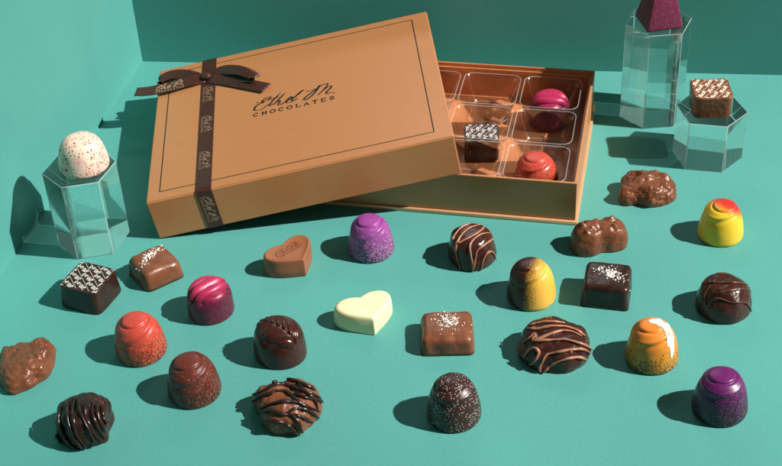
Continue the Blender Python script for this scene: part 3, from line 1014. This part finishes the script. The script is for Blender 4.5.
# --- squares
def square_piece(x, y, w, d, h, rz, mat, label, spots=None, seed=0, **kw):
    r = link('chocolate_square', None, None, (x, y, 0), ROT(x, y) + rz)
    tag(r, label, 'chocolate', G)
    s = obj('shell', make_block(w, d, h, seed=seed, **kw), mat, r)
    if spots:
        c = obj('sugar_grains', crystals(s, spots, seed=seed), M['salt'], r, smooth=False)
        tag(c, None, None, kind='stuff')
    return r
square_piece(-16.95, 76.75, 3.05, 3.0, 1.5, .38, M['milk'], 'milk chocolate square with pale sugar grains, beside the left clear block', [(-.15, .35, .62, .20, .45, 95), (.2, .6, .3, .2, .4, 30)], 3, bev=.42, taper=.94, amp=.13, sag=.08)
square_piece(3.35, 68.0, 3.45, 3.15, 1.4, .0, M['milk'], 'milk chocolate square with a patch of white salt, at centre', [(.1, .3, .42, .42, 0, 110), (.15, -.1, .5, .5, 0, 25)], 5, bev=.42, taper=.96, amp=.10, sag=.05)
square_piece(14.52, 71.75, 3.2, 3.05, 1.8, -.06, M['dark'], 'dark chocolate square with scattered white salt', [(.1, .3, .5, .3, -.4, 95), (.5, -.15, .5, .3, -.5, 55)], 8, bev=.34, taper=.96, amp=.09, sag=.03)

def printed_square(x, y, z, sb, stp, h, rz, mat, pm, label, ang=.6, group=None, wavy=0.0, sc_=.17):
    r = link('chocolate_square', None, None, (x, y, z), rz)
    tag(r, label, 'chocolate', group)
    hb, ht = sb / 2, stp / 2
    zf = lambda X, Y: wavy * (((X / ht) * (Y / ht)) ** 2 * 1.0 - .25 * (abs(X / ht) < 9)) if wavy else 0
    bm = bmesh.new()
    N = 14
    def rowring(hh, z_):
        out = []
        cr = .10
        for k in range(4 * N):
            s, t = divmod(k, N); t = -1 + 2 * t / N
            X, Y = [(t, -1), (1, t), (-t, 1), (-1, -t)][s]
            q = 1 - cr * (max(0, abs(X) + abs(Y) - 1.0)) ** 6
            out.append((X * hh * q, Y * hh * q, z_))
        return out
    rings = [rowring(hb, 0), rowring(hb, .08), rowring(hb * .5 + ht * .5 + .0, h * .5), rowring(ht, h - .06), rowring(ht - .05, h)]
    rings += [rowring(ht * f, h) for f in (.9, .75, .5, .25)]
    vr = []
    for ri, rg in enumerate(rings):
        vr.append([bm.verts.new((X, Y, Z + (zf(X, Y) if ri >= 3 else 0))) for X, Y, Z in rg])
    n = 4 * N
    for a, b2 in zip(vr[:-1], vr[1:]):
        for k in range(n): bm.faces.new((a[k], a[(k + 1) % n], b2[(k + 1) % n], b2[k]))
    bm.faces.new(vr[-1]); bm.faces.new(list(reversed(vr[0])))
    auto_smooth(obj('shell', bm, mat, r), 30)
    obj('printed_pattern', transfer_print(ht - .13, h, ang, zf if wavy else None, sc_=sc_), pm, r, smooth=False)
    return r
printed_square(-21.25, 74.55, 0, 3.3, 3.0, 1.8, ROT(-21.2, 74.9) + math.radians(50), M['dark'], M['print'], 'dark chocolate square with white printed pattern, in front of the left clear block', .85, G)
CS = sum((Vector(p) for p in PS), Vector((0, 0))) / 6
printed_square(CS.x - .15, CS.y + .1, 4.17, 2.8, 2.95, 1.75, ROT(CS.x, CS.y) + .22, M['milk2'], M['print_milk'], 'milk chocolate square with cream printed top, standing on the shortest clear block', .75, None, .16)
p_ = in_box(-8.19, 7.45)
printed_square(p_.x, p_.y, .9, 2.7, 2.7, 1.75, BYAW + .16, M['dark'], M['print'], 'dark chocolate square with white printed top, inside the open box', .8, 'chocolates left in the box tray')
p_ = in_box(-3.45, 12.6)
m_mag2 = m_mag
tag(obj('chocolate_truffle', make_pod(1.62, 2.6, 0.1), m_mag, loc=(p_.x, p_.y, .9), rotz=BYAW), 'magenta ridged dome in the back right well of the box', 'chocolate', 'chocolates left in the box tray')
p_ = in_box(-3.5, 3.75)
truffle(p_.x, p_.y, 1.68, 2.4, m_red, 'red swirl-topped dome in the front right well of the box', .9, (-.1, .05), .12, z=.9, group='chocolates left in the box tray')

# purple pyramid on the tall block
CT = sum((Vector(p) for p in PT), Vector((0, 0))) / 6
m_ppl = mat_spray('plum airbrush', (0.17, 0.022, 0.060), (0.15, 0.020, 0.055), (0.14, 0.018, 0.05), (0.30, 0.08, 0.13), 0, 30, .45, 30)
def sqr(h): return [(-h, -h), (h, -h), (h, h), (-h, h)]
bm = prism(sqr(1.5), sqr(.94), 0, 2.7, .17, 4)
tag(auto_smooth(obj('chocolate_pyramid', bm, m_ppl, loc=(CT.x - .1, CT.y - .15, 8.47), rotz=ROT(CT.x, CT.y) + .38), 40), 'plum purple flat-topped pyramid standing on the tallest clear block', 'chocolate')

# --- hearts
def heart(x, y, w, h, rz, mat, label, embossed):
    r = link('chocolate_heart', None, None, (x, y, 0), ROT(x, y) + rz)
    tag(r, label, 'chocolate', G)
    hb = make_heart(w, h, .085 if embossed else .17)
    auto_smooth(obj('shell', hb, mat, r), 60)
    if embossed:
        bm = bmesh.new()
        for L in script_strokes(.33, -.05, .45, .0, 4): stroke(bm, L, .06, h * .975, 0, thick=.045)
        for L in caps_strokes('CHOCOLATES', .13, .13, .2, 0.0, .05): stroke(bm, L, .035, h * .975, 0, thick=.035)
        obj('embossed_lettering', bm, mat, r, smooth=False)
    return r
heart(-7.10, 76.7, 2.02, 1.5, .60, M['milk_soft'], 'milk chocolate heart with raised rim and lettering', True)
heart(-1.95, 70.25, 2.12, 1.42, .32, M['white_choc'], 'plain white chocolate heart', False)

# --- drizzled and lumpy pieces
def drizzled(x, y, bm, mat, lines, dm, r, label, name='chocolate_cluster'):
    root = link(name, None, None, (x, y, 0), ROT(x, y))
    tag(root, label, 'chocolate', G)
    s = obj('shell', bm, mat, root)
    if lines:
        obj('drizzle', drizzle(s, lines, elev(x, y), r), dm, root)
    return root
D = {
 'round': [[(0.04, 2.43), (-0.71, 2.11), (-1.17, 1.58), (-1.32, 1.22)], [(0.9, 2.33), (0.02, 2.13), (-0.62, 1.67), (-1.02, 1.01), (-1.06, 0.34), (-0.91, -0.28), (-0.76, -1.03)], [(0.9, 2.33), (0.75, 1.96), (0.11, 1.51), (-0.65, 1.12), (-1.02, 0.95)], [(1.66, 1.67), (0.86, 1.65), (0.23, 1.32), (-0.14, 0.84), (-0.08, 0.16), (0.01, -0.33), (0.04, -1.07)], [(1.72, 1.67), (1.46, 1.31), (0.82, 0.85), (0.36, 0.45), (0.21, -0.1), (0.05, -0.89)], [(0.57, -1.04), (0.76, -0.25), (1.03, 0.29), (1.35, 0.39), (1.63, 0.01), (1.66, -0.55)]],
 'milkdrz': [[(-1.73, 1.46), (-1.05, 1.43), (-0.14, 1.66), (0.64, 1.67), (1.42, 1.46), (1.96, 1.15)], [(-1.66, 1.63), (-1.03, 1.82), (-0.13, 1.94), (0.66, 1.9)], [(-1.13, 1.04), (-1.26, 0.71), (-0.64, 0.73), (0.15, 0.8), (0.82, 0.82), (1.6, 0.67), (2.26, 0.4), (2.64, 0.16)], [(-1.95, 0.52), (-1.54, 0.84), (-1.19, 1.1), (-1.09, 0.76), (-0.52, 1.01), (0.29, 1.35), (1.08, 1.37), (1.74, 1.11)], [(2.57, -0.06), (1.81, 0.32), (1.01, 0.19), (0.22, 0.01), (-0.35, -0.13), (-0.66, -0.56), (-0.8, -1.06), (-0.58, -1.24), (-0.16, -0.81), (0.53, -0.46), (1.33, -0.24), (1.89, -0.27), (2.32, -0.61)], [(-1.83, -0.38), (-1.46, 0.1), (-1.12, 0.2), (-0.91, -0.1), (-1.17, -0.65), (-1.46, -0.85)]],
 'darklump': [[(-1.02, 1.58), (-0.26, 1.65), (0.67, 1.78), (1.83, 1.71)], [(-0.54, 0.86), (0.05, 1.11), (1.0, 1.41), (1.8, 1.31), (2.13, 0.89), (2.18, 0.07)], [(-0.95, -0.22), (-0.8, 0.35), (-0.32, 0.61), (0.48, 0.45), (1.07, 0.57), (1.53, 0.45), (1.9, -0.15), (1.95, -0.73)], [(-0.97, 1.4), (-1.24, 0.72), (-1.05, 0.02)]],
 'lines': [[(-1.57, 1.32), (-1.79, 0.46), (-1.5, -0.6)], [(-1.1, 1.82), (-1.41, 0.96), (-1.22, -0.27), (-0.82, -0.99)], [(-0.65, 2.06), (-0.88, 1.11), (-0.77, -0.12), (-0.39, -1.19)], [(-0.22, 2.04), (-0.52, 1.27), (-0.59, 0.05), (-0.21, -1.11)], [(0.05, 2.02), (-0.09, 1.07), (0.19, -0.17), (0.23, -0.96)], [(0.46, 1.65), (0.16, 0.88), (0.36, -0.18), (0.67, -0.9)], [(1.23, 1.26), (1.1, 0.48), (1.25, 0.03)], [(0.75, 1.6), (0.58, 0.8), (0.78, -0.2), (0.98, -0.7)], [(1.0, 1.45), (0.86, 0.6), (1.05, -0.3)]],
 'darkdrz': [[(-2.26, 0.88), (-1.71, 1.17), (-1.05, 1.25), (-0.62, 1.38), (0.02, 1.19), (0.53, 0.62), (0.95, 0.27)], [(-2.08, 1.36), (-1.26, 1.53), (-0.59, 1.76), (0.15, 1.61), (0.89, 1.25), (1.52, 0.89), (2.1, 0.53)], [(-0.8, 1.88), (0.07, 2.0), (0.7, 1.8), (1.23, 1.45), (1.75, 1.09)], [(-1.92, 0.16), (-1.64, 0.41), (-0.98, 0.59), (-0.12, 0.6), (0.63, 0.45), (1.16, 0.15), (1.84, -0.21)], [(-1.92, 0.21), (-1.11, 0.22), (-0.37, -0.09), (0.16, -0.22), (0.46, -0.67), (0.64, -1.33)], [(-0.26, -0.09), (0.4, 0.14), (0.93, 0.06), (1.46, -0.3), (1.78, -0.64)], [(-1.8, -0.55), (-1.25, -0.42), (-0.61, -0.51), (-0.09, -0.81), (0.32, -1.31), (0.47, -1.54)], [(0.27, -0.18), (0.8, -0.48), (1.32, -0.83)], [(0.45, 1.06), (1.08, 0.7), (1.72, 0.56), (2.13, 0.26)], [(0.81, 1.69), (1.2, 1.02), (1.61, 0.56), (1.74, -0.09)]],
}
drizzled(5.7, 76.75, make_lump(ell(1.78, 1.72, 10, .05, 3), 2.3, 11, .10, .7, e=.42, facet=.06), M['dark2'], D['round'], M['drz_milk'], .075, 'round dark chocolate with thin milk chocolate loops, beside the front of the box', 'chocolate_truffle')
drizzled(10.17, 66.2, make_lump(ell(2.42, 2.05, 12, .06, 5, rot=-.12), 1.9, 5, .22, .75, e=.55, bumps=[(1.55, -.9, .5, .18), (-.3, .2, .8, .12)]), M['dark2'], D['milkdrz'], M['drz_milk'], .095, 'wide dark chocolate cluster with thick milk chocolate loops')
drizzled(22.1, 69.7, make_lump(ell(1.85, 1.80, 11, .04, 9), 2.3, 17, .12, .75, e=.44, facet=.06), M['dark2'], D['darklump'], M['drz_mid'], .065, 'faceted dark chocolate with thin dark lines, near the right edge', 'chocolate_truffle')
drizzled(-19.71, 61.35, make_lump(ell(1.75, 1.72, 13, .08, 12), 2.25, 23, .18, .9, e=.48, bumps=[(1.55, .35, .4, .22), (.9, -1.3, .35, .15)]), M['dark'], D['lines'], M['drz_dark'], .115, 'round dark chocolate with close-set dark ribbed lines, at bottom left', 'chocolate_truffle')
drizzled(-7.02, 62.0, make_lump([(2.1, .2), (1.95, 1.1), (1.2, 1.75), (.3, 2.0), (-.5, 1.75), (-1.3, 1.6), (-2.1, 1.3), (-2.2, .55), (-1.85, -.2), (-1.7, -1.1), (-1.1, -1.85), (-.3, -2.05), (.5, -2.2), (1.1, -1.75), (1.75, -1.1), (2.05, -.5)], 1.55, 31, .20, .85, e=.55, bumps=[(-.4, -1.1, .75, .35), (-.6, .6, .6, .32), (1.1, .2, .6, .35), (.2, 1.2, .5, .15), (-1.5, .8, .4, .2), (.9, -.9, .5, .15)]), M['milk'], D['darkdrz'], M['drz_dark'], .115, 'milk chocolate nut cluster with dark drizzle criss-crossing it, at the bottom')
drizzled(-24.1, 67.6, make_lump([(1.55, .75), (1.3, 1.5), (.9, 1.95), (.2, 1.75), (-.5, 1.95), (-1.1, 1.8), (-1.7, 2.0), (-2.2, 1.0), (-2.6, 0), (-2.3, -1.2), (-1.8, -2.3), (-.9, -2.25), (0, -1.9), (.75, -1.5), (1.3, -.5)], 1.25, 41, .16, 1.25, e=.5, ridge=.04, bumps=[(.9, .9, .5, .2), (-.2, -.6, .7, .15), (.5, -.6, .3, .14), (1.0, -.1, .25, .12)]), M['milk2'], None, None, 0, 'lumpy milk chocolate nut cluster cut off by the left edge')
drizzled(19.3, 83.15, make_lump([(2.25, .3), (2.1, 1.1), (1.5, 1.6), (.6, 1.75), (-.2, 1.55), (-1.0, 1.6), (-1.75, 1.25), (-1.85, .3), (-1.85, -.6), (-1.9, -1.3), (-1.35, -1.62), (-.7, -1.45), (.2, -1.6), (1.0, -1.45), (1.7, -1.0), (2.2, -.4)], 1.5, 47, .16, 1.3, e=.45, ridge=.05, bumps=[(-1.5, -1.2, .35, .10), (-.5, .7, .4, .2), (.6, .9, .35, .2), (-.6, -.5, .35, .15), (.1, .2, .8, .35), (1.3, .6, .35, .25), (1.4, -.3, .3, .2), (-1.2, .9, .4, .2), (.4, -1.0, .4, .15)]), M['milk2'], None, None, 0, 'lumpy milk chocolate nut cluster in front of the shortest clear block')
# two-lobed bumpy piece
ca_, sa_ = math.cos(.38), math.sin(.38)
bo = [(2.15, .15), (1.8, 1.0), (1.0, 1.2), (.2, .98), (-.7, 1.15), (-1.6, 1.1), (-2.15, .25), (-1.9, -.8), (-1.0, -1.2), (-.1, -1.0), (.8, -1.15), (1.7, -.95)]
bo = [(x * ca_ - y * sa_, x * sa_ + y * ca_) for x, y in bo]
rb = random.Random(4)
bb = [(rb.uniform(-1.4, 1.4), rb.uniform(-.55, .55), rb.uniform(.16, .28), rb.choice((-.14, .16, .18))) for _ in range(26)]
bb = [(x * ca_ - y * sa_, x * sa_ + y * ca_, r, h) for x, y, r, h in bb]
tag(obj('chocolate_bar_bite', make_lump(bo, 1.85, 53, .06, 1.1, e=.36, bumps=bb, nth=200), M['milk2'], loc=(14.9, 77.35, 0), rotz=ROT(14.9, 77.35)), 'oblong milk chocolate with two lobes and a bumpy top, right of the box corner', 'chocolate', G)

# ------------------------------------------------------------------ light
world = bpy.data.worlds.new('World'); sc.world = world; world.use_nodes = True
bg = world.node_tree.nodes['Background']
bg.inputs[0].default_value = (0.62, 0.95, 0.88, 1); bg.inputs[1].default_value = 0.115
# hard key lamp, far off to the right at about 44 degrees
LP = Vector((450, -24, 432)); TGT = Vector((13, 88, 2))
sp = bpy.data.lights.new('key_lamp', 'SPOT')
sp.spot_size = math.radians(13); sp.spot_blend = .9
sp.shadow_soft_size = 5.0
sp.color = (1.0, 0.955, 0.89)
KEY = 2.22      # irradiance at the table
dist = (LP - TGT).length * S
sp.energy = KEY * 4 * PI * PI * dist * dist / 1.0
so = link('key_lamp', sp, None, LP)
so.rotation_euler = (TGT - LP).to_track_quat('-Z', 'Y').to_euler()
sp.cycles.is_caustics_light = True
# narrow area light added behind the set to put sheen on tops
ar = bpy.data.lights.new('added_sheen_light', 'AREA'); ar.shape = 'RECTANGLE'; ar.size = 56 * S; ar.size_y = 14 * S
ar.energy = 1.1; ar.color = (0.95, 0.98, 1.0)
ao = link('added_sheen_light', ar, None, (8, 178, 84))
ao.rotation_euler = (Vector((0, 75, 0)) - Vector((8, 178, 84))).to_track_quat('-Z', 'Y').to_euler()

# ------------------------------------------------------------------ scale to metres
done = set()
for ob in list(bpy.data.objects):
    ob.location = ob.location * S
    if ob.type == 'MESH' and ob.data.name not in done:
        ob.data.transform(Matrix.Scale(S, 4)); done.add(ob.data.name)
for n in ('floor', 'wall_left', 'wall_back'):
    bpy.data.objects[n].cycles.is_caustics_receiver = True
sp.shadow_soft_size = 5.0 * S

sc.view_settings.view_transform = 'Standard'; sc.view_settings.look = 'None'
sc.view_settings.exposure = 0; sc.view_settings.gamma = 1
sc.cycles.use_denoising = True
sc.cycles.max_bounces = 14; sc.cycles.transmission_bounces = 12; sc.cycles.glossy_bounces = 6; sc.cycles.diffuse_bounces = 4; sc.cycles.transparent_max_bounces = 24
sc.cycles.caustics_reflective = True; sc.cycles.caustics_refractive = True
sc.cycles.blur_glossy = 0.3
sc.cycles.sample_clamp_indirect = 6
